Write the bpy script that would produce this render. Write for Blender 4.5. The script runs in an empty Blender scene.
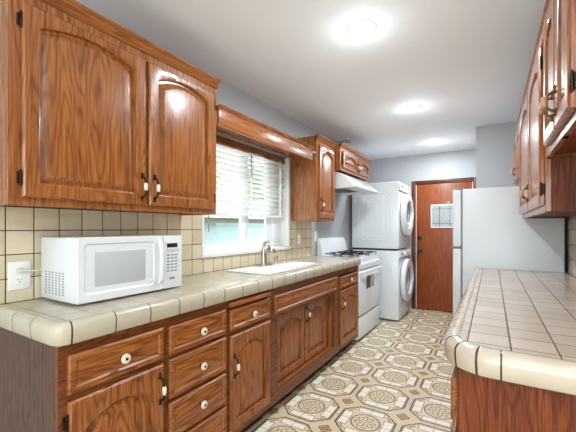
import bpy, bmesh, math, random
from mathutils import Vector, Matrix
random.seed(4)
SC = bpy.context.scene
COL = SC.collection
PI = math.pi

# ------------------------------------------------------------------ camera, world, light, exposure
CAM_H = 1.27
F_PX, VPX, HOR = 335.0, 492.0, 228.0
cd = bpy.data.cameras.new('camera'); cam = bpy.data.objects.new('camera', cd); COL.objects.link(cam)
cd.sensor_fit = 'HORIZONTAL'; cd.sensor_width = 36.0
cd.lens = F_PX / 576.0 * 36.0
cd.shift_y = (HOR - 216.0) / 576.0
cam.location = (0, 0, CAM_H)
cam.rotation_euler = (PI / 2, 0, math.atan((VPX - 288) / F_PX))
cd.clip_start = 0.02
SC.camera = cam

w = bpy.data.worlds.new('sky'); SC.world = w; w.use_nodes = True
bg = w.node_tree.nodes['Background']
bg.inputs['Color'].default_value = (0.95, 0.98, 1.0, 1); bg.inputs['Strength'].default_value = 4.4

SC.view_settings.view_transform = 'Standard'; SC.view_settings.look = 'None'
SC.view_settings.gamma = 1.0; SC.view_settings.exposure = 0.16
SC.view_settings.use_curve_mapping = False

def area(name, loc, rot, sx, sy, power, col=(1, 1, 1), shape='RECTANGLE'):
    l = bpy.data.lights.new(name, 'AREA'); l.shape = shape; l.size = sx
    if shape == 'RECTANGLE': l.size_y = sy
    l.energy = power; l.color = col
    o = bpy.data.objects.new(name, l); COL.objects.link(o); o.location = loc; o.rotation_euler = rot
    return o
# fill lights added behind the camera, both aimed up to brighten the ceiling
area('back_fill', (0.4, -2.78, 1.35), (PI / 2 + .6, 0, 0), 3.4, 2.0, 58, (0.86, 0.94, 1.0))  # broad added fill in the unseen back window, tilted at the ceiling
area('up_fill', (0.7, -0.7, 1.7), (PI, 0, 0), 0.5, 0.5, 30, (0.86, 0.94, 1.0), 'DISK')   # unseen upward fill without a fixture, added for the ceiling
LAMPS = [(-0.645, 1.87), (-0.645, 3.35), (-0.65, 4.86)]
LAMP_W, FILL_W = 17.0, 1.5
for i, (x, y) in enumerate(LAMPS + [(0.1, -1.3), (1.5, -1.3)]):  # last two positions: unseen lamps added behind the camera, without fixtures
    area('downlight_or_fill', (x, y, 2.398), (0, 0, 0), 0.12, 0.12, LAMP_W if i < 3 else 7.0, (0.85, 0.94, 1.0), 'DISK')
    pl = bpy.data.lights.new('ceiling_fill', 'POINT'); pl.energy = FILL_W; pl.shadow_soft_size = .06; pl.color = (0.85, 0.94, 1.0)
    po = bpy.data.objects.new('ceiling_fill', pl); COL.objects.link(po); po.location = (x, y, 2.27)  # bare point light added under each lamp to brighten the ceiling

# ------------------------------------------------------------------ node helper
class G:
    def __init__(s, name):
        s.m = bpy.data.materials.new(name); s.m.use_nodes = True
        s.t = s.m.node_tree; s.n = s.t.nodes; s.l = s.t.links
        s.b = s.n['Principled BSDF']
    def new(s, typ, **kw):
        n = s.n.new(typ)
        for k, v in kw.items(): setattr(n, k, v)
        return n
    def put(s, sock, v):
        if isinstance(v, E_): s.l.new(v.s, sock)
        elif hasattr(v, 'is_output'): s.l.new(v, sock)
        else: sock.default_value = v
    def math(s, op, a, b=None, c=None):
        n = s.new('ShaderNodeMath', operation=op)
        s.put(n.inputs[0], a)
        if b is not None: s.put(n.inputs[1], b)
        if c is not None: s.put(n.inputs[2], c)
        return E_(s, n.outputs[0])
    def mix(s, f, a, b):
        n = s.new('ShaderNodeMix', data_type='RGBA')
        s.put(n.inputs[0], f); s.put(n.inputs[6], a); s.put(n.inputs[7], b)
        return n.outputs[2]
    def obj(s): return s.new('ShaderNodeTexCoord').outputs['Object']
    def pos(s): return s.new('ShaderNodeNewGeometry').outputs['Position']
    def uv(s): return s.new('ShaderNodeTexCoord').outputs['UV']
    def xyz(s, v):
        n = s.new('ShaderNodeSeparateXYZ'); s.l.new(v, n.inputs[0])
        return [E_(s, o) for o in n.outputs]
    def mapping(s, v, scale=(1, 1, 1), loc=(0, 0, 0)):
        n = s.new('ShaderNodeMapping'); s.l.new(v, n.inputs[0])
        n.inputs['Scale'].default_value = scale; s.put(n.inputs['Location'], loc)
        return n.outputs[0]
    def noise(s, v, scale=5, detail=3, rough=.5, dist=0):
        n = s.new('ShaderNodeTexNoise'); s.l.new(v, n.inputs['Vector'])
        n.inputs['Scale'].default_value = scale; n.inputs['Detail'].default_value = detail
        n.inputs['Roughness'].default_value = rough; n.inputs['Distortion'].default_value = dist
        return E_(s, n.outputs[0])
    def ramp(s, f, stops):
        n = s.new('ShaderNodeValToRGB'); s.put(n.inputs[0], f)
        e = n.color_ramp.elements
        while len(e) < len(stops): e.new(0.5)
        for i, (p, c) in enumerate(stops): e[i].position = p; e[i].color = c
        return n.outputs[0]
    def bump(s, h, strength=.3, dist=.002):
        n = s.new('ShaderNodeBump'); n.inputs['Strength'].default_value = strength
        n.inputs['Distance'].default_value = dist; s.put(n.inputs['Height'], h)
        s.l.new(n.outputs[0], s.b.inputs['Normal'])
    def set(s, **kw):
        for k, v in kw.items(): s.put(s.b.inputs[k.replace('_', ' ')], v)
        return s.m
class E_:
    def __init__(s, g, sock): s.g = g; s.s = sock
    def __add__(s, o): return s.g.math('ADD', s, o)
    def __sub__(s, o): return s.g.math('SUBTRACT', s, o)
    def __rsub__(s, o): return s.g.math('SUBTRACT', o, s)
    def __mul__(s, o): return s.g.math('MULTIPLY', s, o)
    __radd__ = __add__; __rmul__ = __mul__
    def __truediv__(s, o): return s.g.math('DIVIDE', s, o)
    def abs(s): return s.g.math('ABSOLUTE', s)
    def lt(s, o): return s.g.math('LESS_THAN', s, o)
    def gt(s, o): return s.g.math('GREATER_THAN', s, o)
    def max(s, o): return s.g.math('MAXIMUM', s, o)
    def min(s, o): return s.g.math('MINIMUM', s, o)
    def near(s, c, wd): return (s - c).abs().lt(wd)
    def cell(s, off, p):                       # signed distance to the centre of the repeat, in [-p/2, p/2]
        q = s.g.math('FLOORED_MODULO', s - off + p / 2, p)
        return q - p / 2

def srgb(r, g, b, a=1):
    f = lambda c: ((c / 255) / 12.92 if c / 255 <= .04045 else (((c / 255) + .055) / 1.055) ** 2.4)
    return (f(r), f(g), f(b), a)

def plain(name, rgb, rough=.5, metal=0, coat=0, var=0.0, **kw):
    g = G(name); c = srgb(*rgb)
    if var:
        n = g.noise(g.obj(), 14, 3)
        c2 = tuple(x * (1 - var) for x in c[:3]) + (1,)
        g.set(Base_Color=g.mix(n, c, c2))
    else: g.set(Base_Color=c)
    g.set(Roughness=rough, Metallic=metal, Coat_Weight=coat)
    for k, v in kw.items(): g.put(g.b.inputs[k.replace('_', ' ')], v)
    return g.m

def wood(name, axis, dark, mid, light, rough=.27, coat=.35, contrast=1.0, scale=1.0, spec=.4):
    g = G(name)
    oi = g.new('ShaderNodeObjectInfo')
    off = g.new('ShaderNodeCombineXYZ')
    r = E_(g, oi.outputs['Random'])
    g.put(off.inputs[0], r * 37.0); g.put(off.inputs[1], r * 91.0); g.put(off.inputs[2], r * 53.0)
    a, b = 7.0 * scale, 0.85 * scale
    sc = [a, a, a]; sc[axis] = b
    v = g.mapping(g.obj(), tuple(sc), off.outputs[0])
    n = g.noise(v, 1.0, 2.0, .45, .25)
    ring = g.math('SINE', n * 130.0)
    ring = g.math('POWER', ring * .5 + .5, 3.0)
    sc2 = [420, 420, 420]; sc2[axis] = 9
    v2 = g.mapping(g.obj(), tuple(sc2))
    pore = g.noise(v2, 1.0, 2.0, .6)
    sc3 = [75, 75, 75]; sc3[axis] = 2.5
    streak = g.noise(g.mapping(g.obj(), tuple(sc3), off.outputs[0]), 1.0, 3.0, .6)
    f = ring * (.24 * contrast) + streak * .75 + (pore - .5) * .8 - .10
    col = g.ramp(f, [(0.10, srgb(*light)), (0.42, srgb(*mid)), (0.85, srgb(*dark))])
    g.set(Base_Color=col, Roughness=rough, Coat_Weight=coat, Coat_Roughness=.12, Specular_IOR_Level=spec)
    g.bump(pore * .6 + ring * -.3, .22, .0012)
    return g.m

OD, OM, OL = (76, 38, 16), (140, 80, 38), (174, 110, 58)
WZ = wood('oak_vertical_grain', 2, OD, OM, OL)
WY = wood('oak_horizontal_grain', 1, OD, OM, OL)
BD, BM, BL = (54, 24, 9), (134, 74, 34), (178, 110, 56)
BZ = wood('base_oak_vertical_grain', 2, BD, BM, BL, .32, .15)
BY = wood('base_oak_horizontal_grain', 1, BD, BM, BL, .32, .15)
BF = wood('base_frame_oak', 1, (46, 20, 9), (104, 54, 26), (138, 78, 40), .38, .1)
WEND = wood('dark_veneer', 2, (34, 13, 6), (88, 39, 16), (132, 66, 26), .5, .0, .7, 1.4, .22)
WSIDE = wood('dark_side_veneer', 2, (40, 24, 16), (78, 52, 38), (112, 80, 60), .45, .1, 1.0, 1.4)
WDOOR = wood('red_brown_door_veneer', 2, (92, 38, 16), (138, 64, 26), (160, 84, 38), .42, .1, .7, .5)
WDARK = plain('dark_cabinet_interior', (52, 30, 18), .7)
DJAMB = wood('dark_jamb_wood', 2, (50, 22, 12), (84, 40, 22), (105, 55, 32), .35, .2, .5)
BRONZE = plain('dark_bronze', (48, 36, 28), .35, .85)
BRASS = plain('aged_brass', (120, 92, 60), .3, .9)
TANC = plain('tan_ceramic', (190, 146, 112), .2, 0, .4)
CERAMIC = plain('white_ceramic', (226, 214, 196), .15, 0, .5)
WHITE = plain('white_enamel', (226, 228, 230), .25, 0, .3)
WHITEP = plain('white_plastic', (222, 223, 225), .32, 0, .1)
VINYL = plain('white_vinyl', (238, 240, 242), .4)
SLATM = plain('white_blind_slat', (246, 246, 243), .35)
PAINTW = plain('white_trim_paint', (232, 231, 226), .45)
FRW = plain('white_textured_fridge_enamel', (216, 220, 224), .38, 0, .1)
GASKET = plain('grey_gasket', (92, 94, 98), .7)
BLACK = plain('black_plastic', (18, 18, 20), .4)
BLACKM = plain('black_cast_iron', (22, 22, 24), .55)
GREYP = plain('grey_plastic', (120, 123, 128), .45)
STEEL = plain('brushed_nickel', (176, 172, 164), .28, 1.0)
PORC = plain('sink_porcelain', (240, 240, 238), .12, 0, .5)
GLASSD = plain('smoked_window_glass', (120, 124, 128), .12, 0, .4)
GLASSW = plain('dark_door_glass', (74, 78, 84), .12, 0, .3)
CORD = plain('cream_cord', (214, 206, 188), .5)
OUTW = plain('outlet_white', (234, 234, 230), .35)

def glass():
    g = G('clear_window_glass')
    t = g.new('ShaderNodeBsdfTransparent'); t.inputs[0].default_value = (.93, .97, .96, 1)
    gl = g.new('ShaderNodeBsdfGlossy'); gl.inputs['Roughness'].default_value = .02
    m = g.new('ShaderNodeMixShader')
    m.inputs[0].default_value = .07; g.l.new(t.outputs[0], m.inputs[1]); g.l.new(gl.outputs[0], m.inputs[2])
    g.l.new(m.outputs[0], g.n['Material Output'].inputs['Surface'])
    return g.m
GLASS = glass()

def emis(name, rgb, st):
    g = G(name); g.set(Base_Color=srgb(*rgb), Emission_Color=srgb(*rgb), Emission_Strength=st); return g.m

def wall_paint(name, rgb, rough=.6, strength=.06):
    g = G(name); n = g.noise(g.pos(), 90, 4)
    big = g.noise(g.pos(), 1.3, 2)
    c = srgb(*rgb)
    g.set(Base_Color=g.mix(big, c, tuple(x * .95 for x in c[:3]) + (1,)), Roughness=rough)
    g.bump(n, strength, .002); return g.m
WALLM = wall_paint('blue_grey_wall_paint', (182, 182, 184), .5)
WALLD = wall_paint('dining_wall_paint', (205, 204, 200))
CEILM = wall_paint('light_grey_ceiling_paint', (246, 248, 251), .7)

def tiles(name, axes, offs, pitch, lw, cols, grout, rough=.25, warp=.0006):
    """square glazed tiles with a grout grid; axes = the two world axes the grid runs on"""
    g = G(name); P = g.pos(); c = g.xyz(P)
    wob = g.noise(P, 30, 2) - .5
    u = (c[axes[0]] + wob * warp * 2).cell(offs[0] + pitch / 2, pitch)
    v = (c[axes[1]] + wob * warp * 2).cell(offs[1] + pitch / 2, pitch)
    d = (u.abs()).max(v.abs())                       # pitch/2 at the grout centre
    line = d.gt(pitch / 2 - lw / 2)
    iu = g.math('FLOOR', (c[axes[0]] - offs[0]) / pitch); iv = g.math('FLOOR', (c[axes[1]] - offs[1]) / pitch)
    wn = g.new('ShaderNodeTexWhiteNoise', noise_dimensions='2D'); cb = g.new('ShaderNodeCombineXYZ')
    g.put(cb.inputs[0], iu); g.put(cb.inputs[1], iv); g.l.new(cb.outputs[0], wn.inputs['Vector'])
    mott = g.noise(P, 22, 4, .6)
    f = E_(g, wn.outputs['Value']) * .45 + mott * .55
    base = g.ramp(f, [(.15, srgb(*cols[0])), (.85, srgb(*cols[1]))])
    g.set(Base_Color=g.mix(line, base, srgb(*grout)), Roughness=g.math('ADD', line * .5, rough), Coat_Weight=.15)
    h = g.math('SMOOTH_MIN', (pitch / 2 - d) * 250.0, 1.0, .3)
    g.bump(h + mott * .12, .5, .002)
    return g.m
GR = (74, 56, 40)
P4 = 0.104
T_BACK = tiles('tan_wall_tile', (1, 2), (0.697, 0.947), P4, .0045, ((204, 188, 156), (228, 214, 186)), GR)
T_SILL = tiles('tan_sill_tile', (1, 2), (0.697, 0.842), P4, .0045, ((204, 188, 156), (228, 214, 186)), GR)
T_RWALL = tiles('beige_right_wall_tile', (1, 2), (0.70, 0.947), P4, .0045, ((196, 178, 152), (214, 198, 174)), GR)
T_LTOP = tiles('cream_left_counter_tile', (0, 1), (-1.262, 0.597), P4, .0042, ((182, 170, 148), (200, 189, 168)), (128, 106, 80), .2)
T_RTOP = tiles('beige_right_counter_tile', (0, 1), (-0.060, 1.085), P4, .0042, ((184, 166, 150), (202, 185, 169)), (88, 62, 46), .2)
def trim_tile(name, c0, c1, pitch, off, grout=GR, arc=None):
    g = G(name); u, v, _ = g.xyz(g.uv())
    d = u.cell(off, pitch).abs()
    if arc:
        d = d + u.gt(arc[0] - .02)
        for q in arc: d = d.min((u - q).abs())
    line = d.lt(.0022)
    m = g.noise(g.pos(), 25, 3)
    g.set(Base_Color=g.mix(line, g.mix(m, srgb(*c0), srgb(*c1)), srgb(*grout)), Roughness=.2, Coat_Weight=.3)
    g.bump(g.math('SMOOTH_MIN', d * 300.0, 1.0, .3), .5, .002)
    return g.m
T_LEDGE = trim_tile('cream_edge_tile', (182, 172, 150), (198, 188, 168), .1515, 0.0)
RARC = 3.118 - 1.05 - .085
T_REDGE = trim_tile('beige_edge_tile', (188, 171, 152), (200, 184, 166), .104, 0.03, arc=[RARC + .025, RARC + .066, RARC + .107, RARC + .152, RARC + .42])

def floor_mat():
    g = G('patterned_vinyl_floor'); P = g.pos()
    wob = g.noise(P, 60, 2) - .5
    x, y, _ = g.xyz(P)
    p = .393
    u0 = (x + wob * .003).cell(-1.100, p) / p; v0 = (y + wob * .003).cell(2.13, p) / p
    u, v = u0.abs(), v0.abs()
    mx = u.max(v); sm = u + v
    oc = mx.max(sm * .672)
    inside = oc.lt(.455)
    brown, br2 = srgb(94, 64, 38), srgb(140, 102, 58)
    beige, band, white = srgb(228, 212, 186), srgb(220, 202, 172), srgb(242, 236, 224)
    n = g.noise(P, 40, 3)
    col = g.mix(n, beige, srgb(214, 196, 168))
    col = g.mix(inside, g.mix(n, band, srgb(206, 186, 154)), col)
    # light rectangles round the medallion
    side = (u.gt(.275)) * (u.lt(.415)) * (v.lt(.205))
    top = (v.gt(.285)) * (v.lt(.405)) * (u.lt(.215))
    rect = side.max(top)
    so = (u.gt(.264)) * (u.lt(.426)) * (v.lt(.216)) 
    to = (v.gt(.274)) * (v.lt(.416)) * (u.lt(.226))
    col = g.mix(so.max(to), col, brown)
    col = g.mix(rect, col, g.mix(n, white, srgb(232, 222, 204)))
    # octagon outline
    col = g.mix(oc.near(.447, .014), col, brown)
    # medallion
    r = g.math('SQRT', u * u + v * v)
    ang = g.math('ARCTAN2', v0, u0)
    disc = r.lt(.235)
    col = g.mix(disc, col, srgb(226, 210, 178))
    pet = g.math('SINE', ang * 8.0) * .030 + .135
    pet2 = g.math('SINE', ang * 8.0 + 2.0) * .022 + .075
    sc = (r - pet).abs().lt(.010).max((r - pet2).abs().lt(.009)).max(r.lt(.018)).max(r.near(.235, .0125))
    spot = g.noise(P, 130, 2).gt(.56) * r.near(.175, .04)
    col = g.mix(spot, col, br2)
    col = g.mix(sc, col, g.mix(n, brown, br2))
    # corner flowers
    du, dv = u - .315, v - .315
    fr = g.math('SQRT', du * du + dv * dv); fa = g.math('ARCTAN2', dv, du)
    fl = fr.lt(g.math('SINE', fa * 4.0 + .8) * .022 + .042) * fr.gt(.014)
    du2, dv2 = u - .345, v - .225
    f2 = g.math('SQRT', du2 * du2 + dv2 * dv2).near(.026, .009)
    col = g.mix(fl.max(f2), col, srgb(164, 124, 66))
    # diamonds at the cell corners
    dm = (.5 - u) + (.5 - v)
    col = g.mix(dm.lt(.105), col, srgb(190, 164, 124))
    col = g.mix(dm.near(.105, .013).max(dm.near(.045, .012)), col, brown)
    # thin seams
    col = g.mix(u.lt(.005).max(v.lt(.005)) , col, srgb(150, 130, 104))
    g.set(Base_Color=col, Roughness=.34, Coat_Weight=.08)
    g.bump(n, .08, .001)
    return g.m
FLOORM = floor_mat()

# ------------------------------------------------------------------ mesh helper
class MB:
    def __init__(s): s.bm = bmesh.new(); s.uvl = None
    def _mi(s, faces, mi):
        for f in faces: f.material_index = mi
    def box(s, x0, x1, y0, y1, z0, z1, bev=0, mi=0, seg=2):
        x0, x1 = min(x0, x1), max(x0, x1); y0, y1 = min(y0, y1), max(y0, y1); z0, z1 = min(z0, z1), max(z0, z1)
        V = [s.bm.verts.new(c) for c in ((x0, y0, z0), (x1, y0, z0), (x1, y1, z0), (x0, y1, z0), (x0, y0, z1), (x1, y0, z1), (x1, y1, z1), (x0, y1, z1))]
        F = [s.bm.faces.new([V[i] for i in q]) for q in ((3, 2, 1, 0), (4, 5, 6, 7), (0, 1, 5, 4), (1, 2, 6, 5), (2, 3, 7, 6), (3, 0, 4, 7))]
        s._mi(F, mi)
        if bev:
            ed = list({e for f in F for e in f.edges})
            r = bmesh.ops.bevel(s.bm, geom=ed, offset=bev, segments=seg, profile=.5, affect='EDGES')
            s._mi(r['faces'], mi)
        return s
    def loops(s, L, cap0=True, cap1=True, mi=0, closed=True):
        R = [[s.bm.verts.new(p) for p in lp] for lp in L]
        n = len(R[0]); F = []
        for a, b in zip(R, R[1:]):
            for i in range(n if closed else n - 1):
                j = (i + 1) % n
                F.append(s.bm.faces.new((a[i], a[j], b[j], b[i])))
        if cap0: F.append(s.bm.faces.new(R[0][::-1]))
        if cap1: F.append(s.bm.faces.new(R[-1]))
        s._mi(F, mi); return s
    def prism(s, prof, axis, a, b, mi=0):
        def P(p, t):
            q = list(p); q.insert(axis, t); return tuple(q)
        return s.loops([[P(p, a) for p in prof], [P(p, b) for p in prof]], mi=mi)
    def lathe(s, prof, org, axis='z', n=20, mi=0, cap=True, sy=1.0):
        ax = {'x': Vector((1, 0, 0)), 'y': Vector((0, 1, 0)), 'z': Vector((0, 0, 1)), '-x': Vector((-1, 0, 0)), '-y': Vector((0, -1, 0)), '-z': Vector((0, 0, -1))}[axis] if isinstance(axis, str) else Vector(axis).normalized()
        u = Vector((0, 0, 1)) if abs(ax.z) < .9 else Vector((1, 0, 0))
        u = (u - ax * u.dot(ax)).normalized(); v = ax.cross(u)
        o = Vector(org)
        L = [[tuple(o + ax * h + (u * math.cos(2 * PI * i / n) + v * sy * math.sin(2 * PI * i / n)) * max(r, 1e-5)) for i in range(n)] for r, h in prof]
        return s.loops(L, cap, cap, mi)
    def tube(s, pts, r, n=8, mi=0):
        P = [Vector(p) for p in pts]; L = []
        up = Vector((0, 0, 1))
        prev = None
        for i, p in enumerate(P):
            t = (P[min(i + 1, len(P) - 1)] - P[max(i - 1, 0)]).normalized()
            a = prev if prev is not None else (up if abs(t.dot(up)) < .9 else Vector((1, 0, 0)))
            u = (a - t * a.dot(t)).normalized(); prev = u
            v = t.cross(u); rr = r[i] if isinstance(r, (list, tuple)) else r
            L.append([tuple(p + (u * math.cos(2 * PI * k / n) + v * math.sin(2 * PI * k / n)) * rr) for k in range(n)])
        return s.loops(L, mi=mi)
    def sweep_uv(s, path, prof, mi=0, u0=0.0):
        """path: xy points; prof: (outward offset, z); outward is to the right of travel. UV.x = arc length"""
        uvl = s.bm.loops.layers.uv.verify()
        P = [Vector(p).to_3d() for p in path]; rows = []; arc = [u0]
        for i in range(1, len(P)): arc.append(arc[-1] + (P[i] - P[i - 1]).length)
        for i, p in enumerate(P):
            d1 = (P[i] - P[i - 1]).normalized() if i > 0 else (P[1] - P[0]).normalized()
            d2 = (P[i + 1] - P[i]).normalized() if i < len(P) - 1 else d1
            t = (d1 + d2).normalized(); nrm = Vector((t.y, -t.x, 0)); k = 1 / max(.5, nrm.dot(Vector((d1.y, -d1.x, 0))))
            rows.append([s.bm.verts.new((p.x + nrm.x * o * k, p.y + nrm.y * o * k, z)) for o, z in prof])
        n = len(prof)
        for i in range(len(P) - 1):
            for j in range(n):
                k = (j + 1) % n
                f = s.bm.faces.new((rows[i][j], rows[i + 1][j], rows[i + 1][k], rows[i][k])); f.material_index = mi
                for l, uu in zip(f.loops, (arc[i], arc[i + 1], arc[i + 1], arc[i])): l[uvl].uv = (uu, 0)
        for r_, uu in ((rows[0], arc[0]), (rows[-1], arc[-1])):
            f = s.bm.faces.new(r_); f.material_index = mi
            for l in f.loops: l[uvl].uv = (uu + .03, 0)
        return s
    def build(s, name, mats, parent=None, smooth=True, ang=32):
        bmesh.ops.remove_doubles(s.bm, verts=s.bm.verts, dist=1e-6)
        bmesh.ops.recalc_face_normals(s.bm, faces=s.bm.faces)
        off = Vector((0, 0, 0)); p = parent
        while p is not None: off += p.location; p = p.parent
        bmesh.ops.translate(s.bm, verts=s.bm.verts, vec=-off)
        me = bpy.data.meshes.new(name); s.bm.to_mesh(me); s.bm.free()
        for m in (mats if isinstance(mats, (list, tuple)) else [mats]): me.materials.append(m)
        if smooth:
            for q in me.polygons: q.use_smooth = True
            me.set_sharp_from_angle(angle=math.radians(ang))
        o = bpy.data.objects.new(name, me); COL.objects.link(o)
        if parent is not None: o.parent = parent
        return o

def thing(name, label, cat, loc=(0, 0, 0), group=None):
    o = bpy.data.objects.new(name, None); COL.objects.link(o); o.location = loc
    o.empty_display_size = .05
    o['label'] = label; o['category'] = cat
    if group: o['group'] = group
    return o
def tag(o, label, cat, group=None):
    o['label'] = label; o['category'] = cat
    if group: o['group'] = group
    return o
def struct(o): o['kind'] = 'structure'; return o
def origin(o, loc):
    """move a single-mesh thing's origin to its base"""
    d = Vector(loc); o.data.transform(Matrix.Translation(-d)); o.location = d; return o

# ------------------------------------------------------------------ measures
WX, RX = -1.78, 0.48                 # left and right wall planes
FARY, CEIL = 5.54, 2.416
CT = 0.947                           # counter top height
WIN = (1.735, 2.925, 1.073, 1.985)   # kitchen window opening y0 y1 z0 z1
BK = -2.75

# ------------------------------------------------------------------ room shell
struct(MB().box(-1.9, 2.8, BK - .1, FARY + .12, -.06, 0).build('floor', FLOORM))
struct(MB().box(-1.9, 2.8, BK - .1, FARY + .12, CEIL, CEIL + .06).build('ceiling', CEILM))
y0, y1, z0, z1 = WIN
m = MB()
m.box(WX - .14, WX, BK, y0, 0, CEIL); m.box(WX - .14, WX, y1, FARY + .12, 0, CEIL)
m.box(WX - .14, WX, y0, y1, 0, z0); m.box(WX - .14, WX, y0, y1, z1, CEIL)
struct(m.build('wall_left', WALLM))
m = MB(); D0, D1, DZ = -1.045, -.215, 1.975     # far door opening
m.box(WX, D0, FARY, FARY + .12, 0, CEIL); m.box(D1, -.155, FARY, FARY + .12, 0, CEIL); m.box(D0, D1, FARY, FARY + .12, DZ, CEIL)
struct(m.build('wall_far', WALLM))
struct(MB().box(-.155, RX + .12, 4.35, FARY + .12, 0, CEIL).build('wall_jog', WALLM))
struct(MB().box(RX, RX + .12, 0.92, 4.35, 0, CEIL).build('wall_right', WALLM))
struct(MB().box(RX + .12, 2.7, 0.92, 1.04, 0, CEIL).build('wall_dining_end', WALLD))
struct(MB().box(2.7, 2.8, BK, 1.04, 0, CEIL).build('wall_dining_side', WALLD))
m = MB()
m.box(WX, -1.3, BK - .1, BK, 0, CEIL); m.box(2.1, 2.7, BK - .1, BK, 0, CEIL)
m.box(-1.3, 2.1, BK - .1, BK, 0, .35); m.box(-1.3, 2.1, BK - .1, BK, 2.3, CEIL)
struct(m.build('wall_back', WALLD))
wb = struct(MB().box(-1.3, 2.1, BK - .06, BK - .04, .35, 2.3).build('window_2', GLASS))
m = MB()
for x in (-1.3, -.2, .95, 2.05): m.box(x, x + .05, BK - .08, BK - .02, .35, 2.3, .004)
m.box(-1.3, 2.1, BK - .08, BK - .02, .35, .4, .004); m.box(-1.3, 2.1, BK - .08, BK - .02, 2.25, 2.3, .004)
m.build('window_frame', VINYL, wb)

# backsplashes
bs = thing('tile_backsplash', 'tan square wall tiles with dark grout behind the left counter', 'backsplash', (WX, 2.0, CT))
for (a, b, c, d) in ((.48, y0 - .004, CT, 1.42), (y1 + .012, 3.46, CT, 1.36)):
    MB().box(WX + .0005, WX + .009, a, b, c, d).build('tile_field', T_BACK, bs)
m = MB(); m.box(WX + .0005, WX + .009, y0 - .004, y1 + .012, CT, z0 - .018); o2 = m.build('sill_course', T_BACK, bs)
tag(MB().box(RX - .009, RX - .0005, 1.0, 3.11, CT, 1.335).build('tile_backsplash', T_RWALL),
    'beige square wall tiles above the right counter beside the refrigerator', 'backsplash')

# ------------------------------------------------------------------ kitchen window (slider) and its sill
win = struct(MB().box(-1.905, -1.865, y0, y1, z0, z0 + .062, .004).box(-1.905, -1.865, y0, y1, z1 - .05, z1, .004)
    .box(-1.905, -1.865, y0, y0 + .07, z0 + .0625, z1 - .0505, .003).box(-1.905, -1.865, 2.76, y1, z0 + .0625, z1 - .0505, .003)
    .build('window_1', VINYL))
MB().box(-1.90, -1.87, 2.29, 2.37, z0 + .06, z1 - .05, .004).box(-1.895, -1.86, 2.31, 2.35, z0 + .06, z1 - .05, .003).build('window_mullion', VINYL, win)
MB().box(-1.892, -1.872, 2.66, 2.7585, z0 + .0635, z1 - .052, .003).box(-1.893, -1.8705, 2.372, 2.388, z0 + .0635, z1 - .052, .002).box(-1.894, -1.8713, 2.39, 2.659, z0 + .0635, z0 + .085, .002).build('window_sash', VINYL, win)
MB().box(-1.888, -1.882, y0 + .06, 2.30, z0 + .05, z1 - .04).box(-1.888, -1.882, 2.36, 2.68, z0 + .05, z1 - .04).build('window_pane', GLASS, win)
m = MB()
m.box(-1.87, WX + .028, y0 - .02, y1 + .02, z0 - .02, z0 + .012, .006)
m.box(-1.866, WX + .013, y0 - .012, y0 + .012, z0, 1.36, .003)
m.box(-1.866, WX + .013, y1 - .012, y1 + .014, z0, z1, .003)
struct(m.build('trim_1', PAINTW))

# ------------------------------------------------------------------ outside, seen through the window
def siding():
    g = G('pale_teal_siding'); z = g.xyz(g.pos())[2]
    l = z.cell(0, .2).abs().gt(.094); n = g.noise(g.pos(), 3, 3)
    g.set(Base_Color=g.mix(l, g.mix(n, srgb(176, 200, 199), srgb(192, 212, 210)), srgb(150, 172, 172)), Roughness=.7); return g.m
nb = thing('neighbouring_house', 'pale teal house wall with dark eave outside the kitchen window', 'house', (-4.4, 4, -.3))
MB().box(-4.5, -4.3, -1, 14, -.3, 1.40).build('wall', siding(), nb)
MB().box(-4.28, -3.95, -1, 14, 1.37, 1.47, .01).build('eave', plain('weathered_eave', (120, 116, 96), .8, var=.5), nb)
g = G('pale_roof_shingle'); g.set(Base_Color=g.ramp(g.noise(g.pos(), 6, 4), [(.3, srgb(150, 152, 150)), (.7, srgb(200, 200, 196))]), Roughness=.9)  # pale mottled grey shingles
MB().prism([(-3.9, 1.50), (-7.0, 2.25), (-7.0, 2.15), (-3.9, 1.44)], 1, -1, 14).build('roof', g.m, nb)
MB().box(-4.3, -4.27, 3.6, 4.5, .6, 1.45, .01).build('window', plain('outside_window_glass', (150, 172, 174), .25), nb)
tag(MB().box(-12, -1.93, -3, 16, -.36, -.3).build('side_yard', plain('pale_concrete', (205, 203, 196), .9, var=.2)), 'pale concrete side yard outside the window', 'ground')['kind'] = 'structure'
LEAF = G('hedge_leaf'); LEAF.set(Base_Color=LEAF.ramp(LEAF.noise(LEAF.pos(), 5, 4), [(.3, srgb(110, 132, 100)), (.7, srgb(168, 180, 146))]), Roughness=.7); LEAF = LEAF.m
def bush(cx, cy, cz, r, n, label):
    m = MB(); rr = random.Random(int(cy * 10))
    for i in range(n):
        th, ph = rr.uniform(0, 2 * PI), math.acos(rr.uniform(-1, 1)); q = r * rr.uniform(.35, 1) ** .5
        p = Vector((cx + .6 * q * math.sin(ph) * math.cos(th), cy + q * math.sin(ph) * math.sin(th), cz + .9 * q * math.cos(ph)))
        a = Vector((rr.uniform(-1, 1), rr.uniform(-1, 1), rr.uniform(-1, 1))).normalized() * .12
        b = Vector((rr.uniform(-1, 1), rr.uniform(-1, 1), rr.uniform(-1, 1))).normalized() * .08
        m.bm.faces.new([m.bm.verts.new(p + v) for v in (-a, b, a, -b)])
    t = thing('garden_tree', label, 'tree', (cx, cy, -.3))
    m.build('foliage', LEAF, t, smooth=False)
    MB().tube([(cx, cy, -.3), (cx + .03, cy, cz * .5), (cx, cy + .05, cz)], [.07, .05, .03]).build('trunk', plain('bark', (90, 72, 56), .9), t)
bush(-8.2, 7.4, 3.0, 1.2, 2200, 'green tree behind the blind in the left half of the kitchen window')
bush(-8.2, 11.5, 2.9, 1.1, 1800, 'green tree behind the blind towards the right of the kitchen window')

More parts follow.
